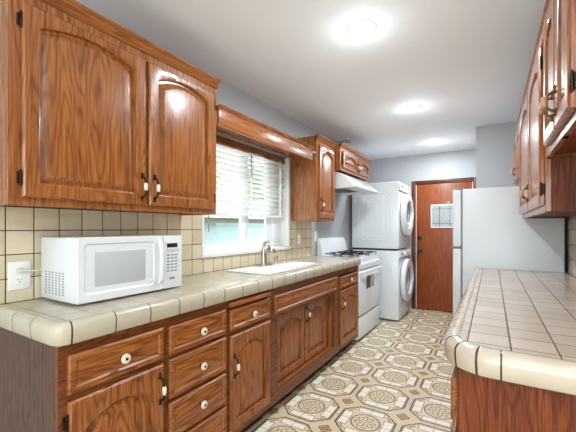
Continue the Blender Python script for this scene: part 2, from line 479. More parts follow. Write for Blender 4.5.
# ------------------------------------------------------------------ fronts, pulls, knobs, hinges
def arch_loop(u0, u1, v0, v1, rise, K=14):
    hw = (u1 - u0) / 2; uc = (u0 + u1) / 2
    L = [(u0, v0), (u1, v0)]
    for k in range(K + 1):
        u = u1 - 2 * hw * k / K
        L.append((u, v1 - rise * ((u - uc) / hw) ** 2))
    return L
def front(name, xf, sg, y0, y1, z0, z1, mat, parent, rise=0.0, fw=.055, drawer=False, ft=None):
    """raised-panel front; sg=+1 faces +x, -1 faces -x; xf = back plane of the front"""
    if drawer:
        fw = .022
        st = [(0, 0, 0), (0, .012, 0), (.005, .018, 0), (fw, .018, 1), (fw + .006, .012, 1), (fw + .024, .012, 1) if False else (fw + .008, .012, 1), (fw + .022, .0165, 1)]
    else:
        st = [(0, 0, 0), (0, .012, 0), (.007, .019, 0), (fw - .005, .019, 1), (fw, .0165, 1), (fw + .002, .001, 1), (fw + .010, .0005, 1), (fw + .034, .0135, 1), (fw + .038, .014, 1)]
    L = []
    for ins, d, a in st:
        top = ins if (ft is None or not a) else ins - fw + ft
        lp = arch_loop(y0 + ins, y1 - ins, z0 + ins, z1 - top, rise * a)
        L.append([(xf + sg * d, u, v) for u, v in lp])
    return MB().loops(L).build(name, mat, parent, ang=25)
def pull(xf, sg, y, z, parent, h=.1):
    m = MB(); a = h / 2
    for s_ in (-1, 1):
        m.lathe([(.0075, 0), (.009, .002), (.006, .006), (.0045, .012)], (xf, y, z + s_ * a), 'x' if sg > 0 else '-x', 12)
        m.tube([(xf + sg * .008, y, z + s_ * a), (xf + sg * .018, y, z + s_ * (a - .006)), (xf + sg * .027, y, z + s_ * (a - .018)), (xf + sg * .030, y, z + s_ * .014)], [.0045, .004, .0042, .0055], 8)
        m.lathe([(.0, 0), (.006, .003), (.0075, .008), (.005, .013), (.0, .015)], (xf + sg * .001, y, z + s_ * (a + .006)), 'z' if s_ > 0 else '-z', 10)
    m.lathe([(.006, -.018), (.0085, -.014), (.0095, 0), (.0085, .014), (.006, .018)], (xf + sg * .031, y, z), 'z', 14, mi=1)
    return m.build('handle', [BRONZE if sg > 0 else BRASS, CERAMIC if sg > 0 else TANC], parent)
def knob(xf, sg, y, z, parent):
    ax = 'x' if sg > 0 else '-x'
    m = MB()
    m.lathe([(.009, 0), (.008, .006), (.0065, .012)], (xf, y, z), ax, 16, mi=0)
    m.lathe([(.007, .011), (.017, .015), (.0195, .020), (.0185, .025), (.012, .028), (.006, .0275)], (xf, y, z), ax, 20, mi=1)
    m.lathe([(.0055, .027), (.0055, .0295), (.003, .0305)], (xf, y, z), ax, 12, mi=0)
    return m.build('knob', [BRONZE, CERAMIC], parent)
def hinge(xf, sg, y, z, parent):
    m = MB()
    m.lathe([(.0, -.032), (.003, -.030), (.0045, -.026), (.0045, .026), (.003, .030), (.0, .032)], (xf + sg * .012, y, z), 'z', 10)
    m.box(xf, xf + sg * .008, y - .010, y + .010, z - .022, z + .022, .002)
    return m.build('hinge', BRONZE, parent)

def crown(x, sg, ya, yb, zt, mat, parent, h=.045, d=.035, ret=None):
    m = MB()
    pr = [(x - sg * .02, zt - h), (x + sg * .006, zt - h), (x + sg * .010, zt - h + .010), (x + sg * (d - .008), zt - .014), (x + sg * d, zt - .010), (x + sg * d, zt), (x - sg * .02, zt)]
    m.prism(pr, 1, ya, yb)
    return m.build('crown_moulding', mat, parent)

def face_frame(m, xf, sg, ya, yb, za, zb, ys, zs, t=.02, sw=.03):
    """vertical stiles centred at ys, rails centred at zs: (za..zb), xf front plane"""
    xb = xf - sg * t
    for (c, wd) in ys: m.box(xb, xf, max(ya, c - wd / 2), min(yb, c + wd / 2), za, zb, .0012, seg=1)
    for (c, wd) in zs: m.box(xb + sg * .0005, xf - sg * .0005, ya + .002, yb - .002, max(za, c - wd / 2), min(zb, c + wd / 2), .0012, seg=1)

def upper(name, label, xf, sg, wall, ya, yb, za, zb, doors, rise, crown_h=.04, mat=None, group=None, hz=None, end_over=0.0, pulls=True, fw=.055, cmat=None, ft=.034, cd=.035, ph=.1):
    """wall cabinet: carcass (box panels), face frame, doors=[(y0,y1,hinge_side)]"""
    t = thing(name, label, 'cabinet', (wall, (ya + yb) / 2, za), group)
    mat = mat or WZ
    m = MB(); e = .016; xb = xf - sg * .02; w0 = wall + sg * .010
    m.box(w0, xb, ya, ya + e, za, zb - .002); m.box(w0, xb, yb - e, yb, za, zb - .002)
    m.box(w0, xb, ya + e, yb - e, za + .012, za + .026); m.box(w0, xb, ya + e, yb - e, zb - .02, zb - .004)
    m.box(w0, w0 + sg * .006, ya + e, yb - e, za + .02, zb - .01)
    m.build('carcass', cmat or mat, t)
    d0z, d1z = za + .030, zb - crown_h - .045
    m = MB(); seams = [((doors[i][1] + doors[i + 1][0]) / 2, .045) for i in range(len(doors) - 1)]
    face_frame(m, xf, sg, ya, yb, za, zb, [(ya + .02, .04), (yb - .02, .04)] + seams, [(za + .0175, .035), (zb - .06, .12)])
    m.build('face_frame', mat, t)
    for (a, b, hs) in doors:
        d = front('door', xf + sg * .001, sg, a, b, d0z, d1z, mat, t, rise, fw, ft=ft)
        if pulls:
            py = b - .026 if hs < 0 else a + .026
            pull(xf + sg * .019, sg, py, d0z + (hz or .1), d, ph)
        hy = a - .004 if hs < 0 else b + .004
        for z in (d0z + .07, d1z - .07): hinge(xf, sg, hy, z, t)
    crown(xf, sg, ya - end_over, yb + end_over, zb + .004, WY, t, crown_h + .01, cd)
    return t

# ------------------------------------------------------------------ left wall cabinets
LXF = -1.468
upper('wall_cabinet', 'large two-door oak wall cabinet above the white microwave', LXF, 1, WX, .497, 1.55, 1.353, 2.182,
      [(.537, 1.045, -1), (1.063, 1.520, 1)], .042, hz=.085, end_over=.006)
upper('wall_cabinet', 'tall narrow single-door oak wall cabinet to the right of the window', -1.482, 1, WX, 2.975, 3.415, 1.343, 2.190,
      [(3.015, 3.385, 1)], .05, hz=.13, fw=.05, ft=.04)
upper('wall_cabinet', 'short two-door oak wall cabinet above the range hood', -1.415, 1, WX, 3.425, 4.42, 1.905, 2.195,
      [(3.47, 3.935, -1), (3.95, 4.385, 1)], .04, crown_h=.03, hz=.065, fw=.04, ph=.07)

# valance board over the window
va = thing('window_valance', 'oak valance board with ledge over the kitchen window', 'valance', (WX, 2.26, 1.91))
MB().box(-1.468, -1.449, 1.556, 2.83, 1.91, 2.015, .003).build('board', WY, va)
MB().box(WX + .012, -1.47, 1.553, 2.93, 1.995, 2.012).build('top_panel', WY, va)
MB().prism([(-1.48, 2.013), (-1.448, 2.013), (-1.436, 2.022), (-1.43, 2.036), (-1.48, 2.036)], 1, 1.553, 2.83).build('ledge_moulding', WY, va)

# ------------------------------------------------------------------ blind
bl = thing('venetian_blind', 'white wide-slat venetian blind lowered over the top of the kitchen window', 'blind', (-1.815, 2.33, 1.36))
MB().box(-1.85, -1.80, y0 + .02, y1 - .03, 1.925, 1.978, .004).build('head_rail', WY, bl)
m = MB(); zz = 1.905; tilt = math.radians(-26)
while zz > 1.405:
    dx, dz = .0245 * math.cos(tilt), .0245 * math.sin(tilt)
    prof = []
    for k in range(5):
        f_ = -1 + k / 2; prof.append((-1.822 + dx * f_, zz - dz * f_ + .003 * (1 - f_ * f_)))
    prof += [(p[0], p[1] - .0025) for p in prof[::-1]]
    m.prism(prof, 1, y0 + .018, y1 - .03); zz -= .0425
m.build('slats', SLATM, bl)
MB().box(-1.848, -1.796, y0 + .018, y1 - .03, 1.372, 1.392, .004).build('bottom_rail', SLATM, bl)
for yy in (y0 + .14, 2.33, y1 - .13):
    m = MB()
    m.box(-1.794, -1.792, yy - .012, yy + .012, 1.385, 1.925); m.box(-1.852, -1.850, yy - .012, yy + .012, 1.385, 1.925)
    m.build('ladder_tape', SLATM, bl)
MB().tube([(-1.785, 1.80, 1.93), (-1.782, 1.80, 1.6), (-1.78, 1.80, 1.24)], .004, 8).build('wand', plain('tan_wand', (170, 150, 128), .5), bl)

# ------------------------------------------------------------------ left base cabinets
FX = -1.25
BTOP = 0.872
def base(label, ya, yb, fronts, left_end=False, niche=False, extra=None, sg=1, xf=FX, wall=WX, name='base_cabinet', frails=None, stiles=(.03, .03), za=.10):
    t = thing(name, label, 'cabinet', (wall + sg * .3, (ya + yb) / 2, 0))
    m = MB(); e = .016; w0 = wall + sg * .012; xb = xf - sg * .02
    if left_end: m.box(w0, xb, ya, ya + e, 0.0, BTOP)
    else: m.box(w0, xb, ya, ya + e, za, BTOP)
    m.box(w0, xb, yb - e, yb, za, BTOP)
    m.box(w0, xb, ya + e, yb - e, za, za + .016); m.box(w0, w0 + sg * .006, ya + e, yb - e, za, BTOP)
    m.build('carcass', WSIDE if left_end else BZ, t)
    m = MB()
    face_frame(m, xf, sg, ya, yb, za - .015, BTOP, [(ya + stiles[0] / 2, stiles[0]), (yb - stiles[1] / 2, stiles[1])], [(c, w_) for c, w_ in (frails or [])])
    m.build('face_frame', BF, t)
    MB().box(xf - sg * .085, xf - sg * .07, ya + (.017 if left_end else 0), yb, 0, za + .002).build('toe_kick', WDARK, t)
    for kind, a, b, c, d, opt in fronts:
        if kind == 'drawer':
            o = front('drawer', xf + sg * .001, sg, a, b, c, d, BY, t, drawer=True)
            knob(xf + sg * .018, sg, (a + b) / 2, (c + d) / 2, o)
        elif kind == 'board':
            MB().box(xf - sg * .3, xf + sg * .026, a, b, c, d, .003).build('pull_out_board', BY, t)
        elif kind == 'false':
            front('false_front', xf + sg * .001, sg, a, b, c, d, BY, t, drawer=True)
        elif kind == 'door':
            o = front('door', xf + sg * .001, sg, a, b, c, d, BZ, t, opt[1], ft=.066)
            py = b - .024 if opt[0] < 0 else a + .024
            if len(opt) > 2 and opt[2] == 'none': pass
            else: pull(xf + sg * .019, sg, py, d - (opt[2] if len(opt) > 2 else .10), o)
            hy = a - .004 if opt[0] < 0 else b + .004
            for z in (c + .07, d - .07): hinge(xf, sg, hy, z, t)
    return t
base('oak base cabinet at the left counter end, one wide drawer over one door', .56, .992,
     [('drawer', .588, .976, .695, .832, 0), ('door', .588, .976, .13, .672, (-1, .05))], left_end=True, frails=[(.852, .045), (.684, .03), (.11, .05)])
base('oak base cabinet made of a stack of four small drawers', .992, 1.400,
     [('drawer', 1.008, 1.383, .695, .826, 0), ('drawer', 1.008, 1.383, .500, .676, 0), ('drawer', 1.008, 1.383, .318, .480, 0), ('drawer', 1.008, 1.383, .135, .298, 0)],
     frails=[(.852, .05), (.685, .03), (.49, .03), (.308, .03), (.11, .05)], stiles=(.02, .02))
base('oak base cabinet with pull-out board, one drawer and one door', 1.400, 1.830,
     [('board', 1.420, 1.805, .832, .856, 0), ('drawer', 1.420, 1.805, .694, .815, 0), ('door', 1.420, 1.805, .13, .668, (1, .05, .17))],
     frails=[(.866, .012), (.826, .016), (.682, .03), (.11, .05)], stiles=(.022, .03))

# sink base with inset doors
sb = thing('sink_cabinet', 'oak sink base cabinet with wide false front and two recessed doors', 'cabinet', (WX + .3, 2.40, 0))
m = MB(); ya, yb = 1.830, 2.965
m.box(WX + .012, FX - .02, ya, ya + .016, .1, BTOP); m.box(WX + .012, FX - .02, yb - .016, yb, .1, BTOP)
m.box(WX + .012, FX - .02, ya + .016, yb - .016, .1, .116); m.box(WX + .012, WX + .018, ya + .016, yb - .016, .1, BTOP)
m.build('carcass', BZ, sb)
m = MB(); face_frame(m, FX, 1, ya, yb, .085, BTOP, [(ya + .045, .09), (yb - .04, .08)], [(.845, .06), (.68, .05), (.125, .08)]); m.build('face_frame', BF, sb)
front('false_front', FX + .001, 1, 1.865, 2.915, .688, .815, BY, sb, drawer=True)
m = MB(); xr = -1.315
m.box(xr - .016, xr, ya + .09, ya + .13, .16, .66); m.box(xr - .016, xr, 2.78, yb - .08, .16, .66); m.box(xr, FX - .021, yb - .088, yb - .076, .16, .66); m.box(xr - .016, FX - .02, ya + .09, yb - .08, .152, .166)
m.build('niche_lining', BZ, sb)
for a, b, hs in ((1.962, 2.385, -1), (2.397, 2.80, 1)):
    o = front('door', xr, 1, a, b, .172, .652, BZ, sb, .05, ft=.055)
    if hs > 0: pull(xr + .019, 1, a + .024, .565, o)
    for z in (.24, .59): hinge(xr, 1, a - .004 if hs < 0 else b + .004, z, sb)
MB().box(FX - .085, FX - .07, ya, yb, 0, .1).build('toe_kick', WDARK, sb)

base('narrow oak base cabinet beside the stove, one drawer over one door', 2.965, 3.525,
     [('drawer', 3.00, 3.475, .69, .80, 0), ('door', 3.00, 3.475, .14, .665, (1, .05, .12))],
     frails=[(.845, .06), (.678, .03), (.115, .05)])

# ------------------------------------------------------------------ left counter with sink cut-out
TRP = [(0.0, CT - .075), (.030, CT - .075), (.036, CT - .070), (.040, CT - .030), (.038, CT - .012), (.030, CT - .001), (.018, CT + .003), (.006, CT + .003), (0.0, CT - .001)]
CX1, CY0, CY1 = -1.258, .578, 3.525
ct = thing('tiled_countertop', 'long cream tiled countertop on the left base cabinets', 'countertop', (WX + .3, 2.05, BTOP))
SK = (-1.690, -1.300, 1.880, 2.720)
m = MB(); zb = BTOP + .001
m.box(WX + .010, CX1, CY0, SK[2] + .02, zb, CT); m.box(WX + .010, CX1, SK[3] - .02, CY1, zb, CT)
m.box(WX + .010, SK[0] + .02, SK[2] + .02, SK[3] - .02, zb, CT); m.box(SK[1] - .02, CX1, SK[2] + .02, SK[3] - .02, zb, CT)
m.build('tile_field', T_LTOP, ct, smooth=False)
path = [(WX + .012, CY0), (-1.42, CY0), (-1.30, CY0), (CX1 - .012, CY0 + .001), (CX1 - .004, CY0 + .004), (CX1 - .001, CY0 + .012), (CX1, CY0 + .03), (CX1, 1.5), (CX1, 2.5), (CX1, CY1)]
tot = 0
P_ = [Vector(p) for p in path]
for a, b in zip(P_[:6], P_[1:7]): tot += (b - a).length
# arc length such that front grout lines land at y = .597 + k * pitch
u_at = lambda y: tot + (y - (CY0 + .03))
MB().sweep_uv(path, TRP, u0=-(u_at(.597)) ).build('edge_tiles', T_LEDGE, ct, ang=50)

# ------------------------------------------------------------------ sink
sk = thing('kitchen_sink', 'white double-bowl drop-in sink set in the left tiled counter', 'sink', (-1.49, 2.30, CT))
def rect(x0, x1, y0_, y1_, z, r=.03, n=4):
    L = []
    for cx, cy, a0 in ((x1 - r, y1_ - r, 0), (x0 + r, y1_ - r, PI / 2), (x0 + r, y0_ + r, PI), (x1 - r, y0_ + r, 3 * PI / 2)):
        for k in range(n + 1):
            a = a0 + PI / 2 * k / n; L.append((cx + r * math.cos(a), cy + r * math.sin(a), z))
    return L
def bowl(x0, x1, a, b, nm):
    L = [rect(x0 - .008, x1 + .008, a - .008, b + .008, CT + .010, .035), rect(x0, x1, a, b, CT + .006), rect(x0 + .006, x1 - .006, a + .006, b - .006, CT - .02), rect(x0 + .012, x1 - .012, a + .012, b - .012, CT - .15, .04), rect(x0 + .04, x1 - .04, a + .04, b - .04, CT - .17, .04)]
    MB().loops(L, cap0=False).build(nm, PORC, sk)
    MB().lathe([(.035, 0), (.036, .003), (.02, .003), (.018, -.004)], ((x0 + x1) / 2, (a + b) / 2, CT - .169), 'z', 20).build('drain', STEEL, sk)
x0_, x1_ = -1.565, -1.335
bowl(x0_, x1_, 1.925, 2.285, 'left_bowl'); bowl(x0_, x1_, 2.325, 2.675, 'right_bowl')
m = MB(); T, Bm = CT + .0105, CT + .001
m.box(SK[0], x0_ - .005, SK[2], SK[3], Bm, T, .004); m.box(x1_ + .005, SK[1], SK[2], SK[3], Bm, T, .004)
for a, b in ((SK[2], 1.920), (2.290, 2.320), (2.680, SK[3])): m.box(x0_ - .02, x1_ + .02, a, b, Bm, T, .003)
m.build('rim', PORC, sk)

# faucet
fc = thing('kitchen_faucet', 'brushed nickel single-lever faucet behind the white sink', 'faucet', (-1.618, 2.27, CT + .012))
bx, by, bz = -1.618, 2.27, CT + .0112
MB().loops([rect(bx - .028, bx + .028, by - .115, by + .115, bz, .027), rect(bx - .028, bx + .028, by - .115, by + .115, bz + .005, .027), rect(bx - .022, bx + .022, by - .108, by + .108, bz + .010, .021)]).build('deck_plate', STEEL, fc)
MB().lathe([(.034, .004), (.032, .016), (.026, .03), (.0245, .10), (.026, .125), (.026, .145), (.02, .158), (.006, .163)], (bx, by, bz), 'z', 24).build('body', STEEL, fc)
MB().tube([(bx, by, bz + .10), (bx + .022, by, bz + .128), (bx + .048, by + .002, bz + .148), (bx + .070, by + .003, bz + .148), (bx + .082, by + .004, bz + .132), (bx + .084, by + .004, bz + .112)], [.018, .022, .024, .024, .023, .019], 16).build('spout', STEEL, fc)
MB().tube([(bx, by, bz + .150), (bx - .004, by + .004, bz + .172), (bx + .004, by + .016, bz + .190), (bx + .022, by + .034, bz + .198), (bx + .036, by + .044, bz + .192)], [.018, .015, .011, .010, .011], 12).build('lever', STEEL, fc)
sp = tag(origin(MB().lathe([(.021, 0), (.020, .006), (.015, .012), (.015, .036), (.019, .040), (.019, .064), (.012, .070), (.002, .071)], (-1.605, 2.435, bz), 'z', 18).build('soap_dispenser', STEEL), (-1.605, 2.435, bz)),
         'short nickel soap dispenser to the right of the faucet', 'soap dispenser')

# ------------------------------------------------------------------ microwave
mwx0, mwx1, my0, my1, mz0, mz1 = -1.752, -1.458, .716, 1.258, CT + .009, 1.230
mw = thing('microwave_oven', 'white countertop microwave plugged in at the left of the counter', 'microwave', ((mwx0 + mwx1) / 2, .99, CT))
MB().box(mwx0, mwx1, my0, my1, mz0, mz1, .005).build('body', WHITEP, mw)
for x in (mwx0 + .03, mwx1 - .03):
    for y in (my0 + .04, my1 - .04): MB().lathe([(.012, CT + .0045), (.012, mz0 + .001)], (x, y, 0), 'z', 12).build('foot', BLACK, mw)
DY = 1.135
def yz_rect(x, a, b, c, d, r, n=4): return [(x, p[0], p[1]) for p in [(q[0], q[1]) for q in rect(a, b, c, d, 0, r, n)]]
Ld = [yz_rect(mwx1 + d, my0 + i, DY - i, mz0 + i, mz1 - i, .008) for d, i in ((.001, 0), (.014, 0), (.018, .004))]
Ld += [yz_rect(mwx1 + d, my0 + i + .028, DY - i - .052, mz0 + i + .034, mz1 - i - .026, .018) for d, i in ((.018, 0), (.0125, .006))]
dr = MB().loops(Ld).build('door', WHITEP, mw)
MB().box(mwx1 + .0124, mwx1 + .0135, my0 + .075, DY - .100, mz0 + .062, mz1 - .064, .0004).build('door_window', plain('grey_mesh_window', (186, 188, 190), .3, 0, .2), dr)
m = MB(); hy = DY - .022
m.tube([(mwx1 + .016, hy, mz0 + .035), (mwx1 + .034, hy - .002, mz0 + .055), (mwx1 + .042, hy - .004, (mz0 + mz1) / 2), (mwx1 + .034, hy - .002, mz1 - .05), (mwx1 + .016, hy, mz1 - .012)], [.009, .011, .011, .012, .012], 12)
m.build('handle', WHITEP, dr)
MB().lathe([(.008, 0), (.008, .006), (.005, .008)], (mwx1 + .0125, DY - .07, mz0 + .055), 'x', 14).build('latch_button', WHITEP, dr)
cp = MB().box(mwx1 + .001, mwx1 + .016, DY + .003, my1, mz0, mz1, .004).build('control_panel', WHITEP, mw)
ky = DY + .030
MB().box(mwx1 + .0155, mwx1 + .0172, ky - .006, ky + .062, mz1 - .062, mz1 - .040, .0005).build('display', BLACK, cp)
MB().box(mwx1 + .0155, mwx1 + .0166, ky - .010, ky + .070, mz1 - .085, mz1 - .070, .0004).build('button', plain('grey_button_strip', (190, 192, 195), .5), cp)
KB = plain('grey_button', (120, 122, 128), .5)
for r_ in range(6):
    for c_ in range(3):
        a = ky - .006 + c_ * .025; z = mz1 - .100 - r_ * .0165
        MB().box(mwx1 + .0155, mwx1 + .0168, a, a + .016, z - .005, z + .002, .0004).build('button', KB, cp)
MB().box(mwx1 + .0155, mwx1 + .0168, ky + .012, ky + .042, mz0 + .045, mz0 + .056, .0004).build('button', KB, cp)
m = MB()
for c_ in range(6):
    for r_ in range(9):
        x = mwx0 + .045 + c_ * .030; z = mz0 + .026 + r_ * .0115
        m.box(x, x + .012, my0 - .0006, my0 + .002, z, z + .0045)
m.build('side_vents', plain('vent_shadow_grey', (70, 72, 78), .6), mw)

# outlets / switches
def plate(label, y, z, kind, h=.118, wd=.074, x=WX + .009):
    t = thing('electrical_outlet' if kind == 'outlet' else 'light_switch', label, 'outlet' if kind == 'outlet' else 'switch', (x, y, z - h / 2))
    MB().box(x, x + .005, y - wd / 2, y + wd / 2, z - h / 2, z + h / 2, .0025).build('cover_plate', OUTW, t)
    if kind == 'outlet':
        for s_ in (-1, 1):
            f_ = MB().lathe([(.0165, 0), (.0165, .002), (.0155, .003)], (x + .0045, y, z + s_ * .02), 'x', 20).build('socket', OUTW, t)
            m = MB()
            m.box(x + .007, x + .0079, y - .007, y - .005, z + s_ * .02 - .001, z + s_ * .02 + .007); m.box(x + .007, x + .0079, y + .005, y + .007, z + s_ * .02 - .001, z + s_ * .02 + .007)
            m.lathe([(.0025, .0025), (.0025, .0034)], (x + .0045, y, z + s_ * .02 - .008), 'x', 8)
            m.build('slots', BLACK, f_)
    else:
        MB().box(x + .004, x + .007, y - .006, y + .006, z - .012, z + .012, .001).box(x + .006, x + .016, y - .004, y + .004, z + .001, z + .010, .002).build('toggle', OUTW, t)
    return t
plate('white double outlet on the tile wall with the microwave plugged in', .641, 1.062, 'outlet', .124, .082)
plate('small white outlet on the tan tiles to the right of the sink window', 3.135, 1.152, 'outlet', .10, .062)
plate('small white switch plate on the grey wall beside the stove backguard', 3.545, 1.17, 'switch', .12, .07, WX + .001)
pc = thing('power_cord', 'short cream microwave power cord with plug at the wall outlet', 'cord', (WX + .03, .67, 1.08))
MB().box(WX + .0175, WX + .034, .629, .653, 1.074, 1.094, .004).build('plug', CORD, pc)
MB().tube([(WX + .033, .648, 1.084), (WX + .040, .668, 1.083), (WX + .038, .695, 1.078), (WX + .034, .715, 1.083), (WX + .036, .7285, 1.092)], .0038, 8).build('wire', CORD, pc)

# ------------------------------------------------------------------ gas stove
SY0, SY1, SXF = 3.56, 4.36, -1.27
st = thing('gas_stove', 'white freestanding gas stove between counter end and laundry stack', 'stove', (-1.52, 3.96, 0))
MB().box(WX + .03, SXF - .012, SY0, SY1, .025, .905, .004).build('body', WHITE, st)
for x in (WX + .08, SXF - .06):
    for y in (SY0 + .05, SY1 - .05): MB().lathe([(.015, .0), (.015, .03)], (x, y, 0), 'z', 10).build('foot', BLACK, st)
MB().box(WX + .03, SXF + .005, SY0 - .004, SY1 + .004, .905, .932, .006).build('cooktop', WHITE, st)
MB().box(SXF - .012, SXF + .016, SY0 + .003, SY1 - .003, .035, .270, .006).build('storage_drawer', WHITE, st)
od = MB().box(SXF - .012, SXF + .022, SY0 + .003, SY1 - .003, .290, .790, .008).build('oven_door', WHITE, st)
MB().box(SXF + .020, SXF + .0235, SY0 + .24, SY1 - .26, .56, .71, .001).build('oven_window', plain('grey_oven_glass', (96, 98, 102), .15, 0, .3), od)
MB().tube([(SXF + .018, SY0 + .04, .765), (SXF + .05, SY0 + .055, .775), (SXF + .064, SY0 + .12, .778), (SXF + .068, (SY0 + SY1) / 2, .778), (SXF + .064, SY1 - .12, .778), (SXF + .05, SY1 - .055, .775), (SXF + .018, SY1 - .04, .765)], .013, 12).build('oven_handle', WHITE, od)
pn = MB().prism([(SXF - .012, .80), (SXF + .022, .805), (SXF + .006, .912), (SXF - .012, .915)], 1, SY0 + .002, SY1 - .002).build('control_panel', WHITE, st)
for k in range(5):
    y = SY0 + .11 + k * .145
    m = MB(); m.lathe([(.024, 0), (.023, .006), (.019, .010), (.018, .026), (.015, .029)], (SXF + .013, y, .856), (1, 0, .15), 18)
    m.box(SXF + .038, SXF + .046, y - .0035, y + .0035, .846, .878, .002)
    m.build('knob', WHITEP, pn)
m = MB(); bgx = WX + .012
Lb = []
for y, top in ((SY0 + .005, 1.11), (SY0 + .02, 1.135), (SY0 + .05, 1.148), ((SY0 + SY1) / 2, 1.152), (SY1 - .05, 1.148), (SY1 - .02, 1.135), (SY1 - .005, 1.11)):
    Lb.append([(bgx, y, .93), (bgx + .075, y, .93), (bgx + .070, y, .98), (bgx + .050, y, top - .04), (bgx + .034, y, top - .008), (bgx + .012, y, top), (bgx, y, top)])
m.loops(Lb).build('backguard', WHITE, st)
MB().box(bgx + .056, bgx + .062, SY0 + .22, SY1 - .22, 1.0, 1.005).build('backguard_slot', GASKET, st)
for gx, gy in ((-1.60, 3.77), (-1.60, 4.15), (-1.385, 3.77), (-1.385, 4.15)):
    b_ = MB().lathe([(.085, 0), (.083, .004), (.05, .002), (.042, .014), (.036, .016), (.0, .017)], (gx, gy, .932), 'z', 24, mi=0).build('burner', GREYP, st)
    m = MB(); z = .968; a = .10
    for s_ in (-1, 1):
        m.box(gx - a, gx + a, gy + s_ * a * 1.5 - .004, gy + s_ * a * 1.5 + .004, z - .008, z, .002); m.box(gx + s_ * a - .004, gx + s_ * a + .004, gy - a * 1.5, gy + a * 1.5, z - .008, z, .002)
        for s2 in (-1, 1): m.box(gx + s_ * a - .004, gx + s_ * a + .004, gy + s2 * a * 1.5 - .004, gy + s2 * a * 1.5 + .004, .932, z - .001)
    for s_ in (-1, 1):
        m.box(gx - .004, gx + .004, gy + s_ * .03, gy + s_ * a * 1.5, z - .007, z + .004, .002)
        m.box(gx + s_ * .03, gx + s_ * a, gy - .004, gy + .004, z - .007, z + .004, .002)
    m.build('grate', BLACKM, st)

# ------------------------------------------------------------------ range hood
hd = thing('range_hood', 'white under-cabinet range hood above the gas stove', 'hood', (-1.5, 3.95, 1.69))
HY0, HY1 = 3.47, 4.34
prof = [(WX + .012, 1.715), (-1.30, 1.715), (-1.272, 1.718), (-1.262, 1.728), (-1.262, 1.742), (-1.275, 1.757), (-1.315, 1.785), (-1.38, 1.845), (-1.44, 1.885), (-1.49, 1.903), (WX + .012, 1.903)]
def hood_sec(y, k):   # k 0..1 shrinks the front nose near the ends
    return [((p[0] if p[0] < -1.5 else -1.5 + (p[0] + 1.5) * k), y, 1.70 + (p[1] - 1.70) * (1 if p[0] < -1.5 else (.55 + .45 * k) if p[1] > 1.75 and False else 1)) for p in prof]
L = [hood_sec(HY0, .93), hood_sec(HY0 + .01, .97), hood_sec(HY0 + .03, 1.0), hood_sec(HY1 - .03, 1.0), hood_sec(HY1 - .01, .97), hood_sec(HY1, .93)]
MB().loops(L).build('shell', WHITE, hd, ang=40)
MB().box(-1.66, -1.42, 3.56, 3.95, 1.709, 1.7145, .001).build('filter', plain('grey_mesh_filter', (88, 90, 94), .5, .6), hd)
MB().box(-1.60, -1.42, 4.02, 4.22, 1.708, 1.7145, .002).build('lamp_lens', plain('frosted_lens', (235, 235, 230), .3), hd)
MB().box(-1.34, -1.32, 4.1, 4.22, 1.709, 1.7145, .001).build('switch', WHITEP, hd)

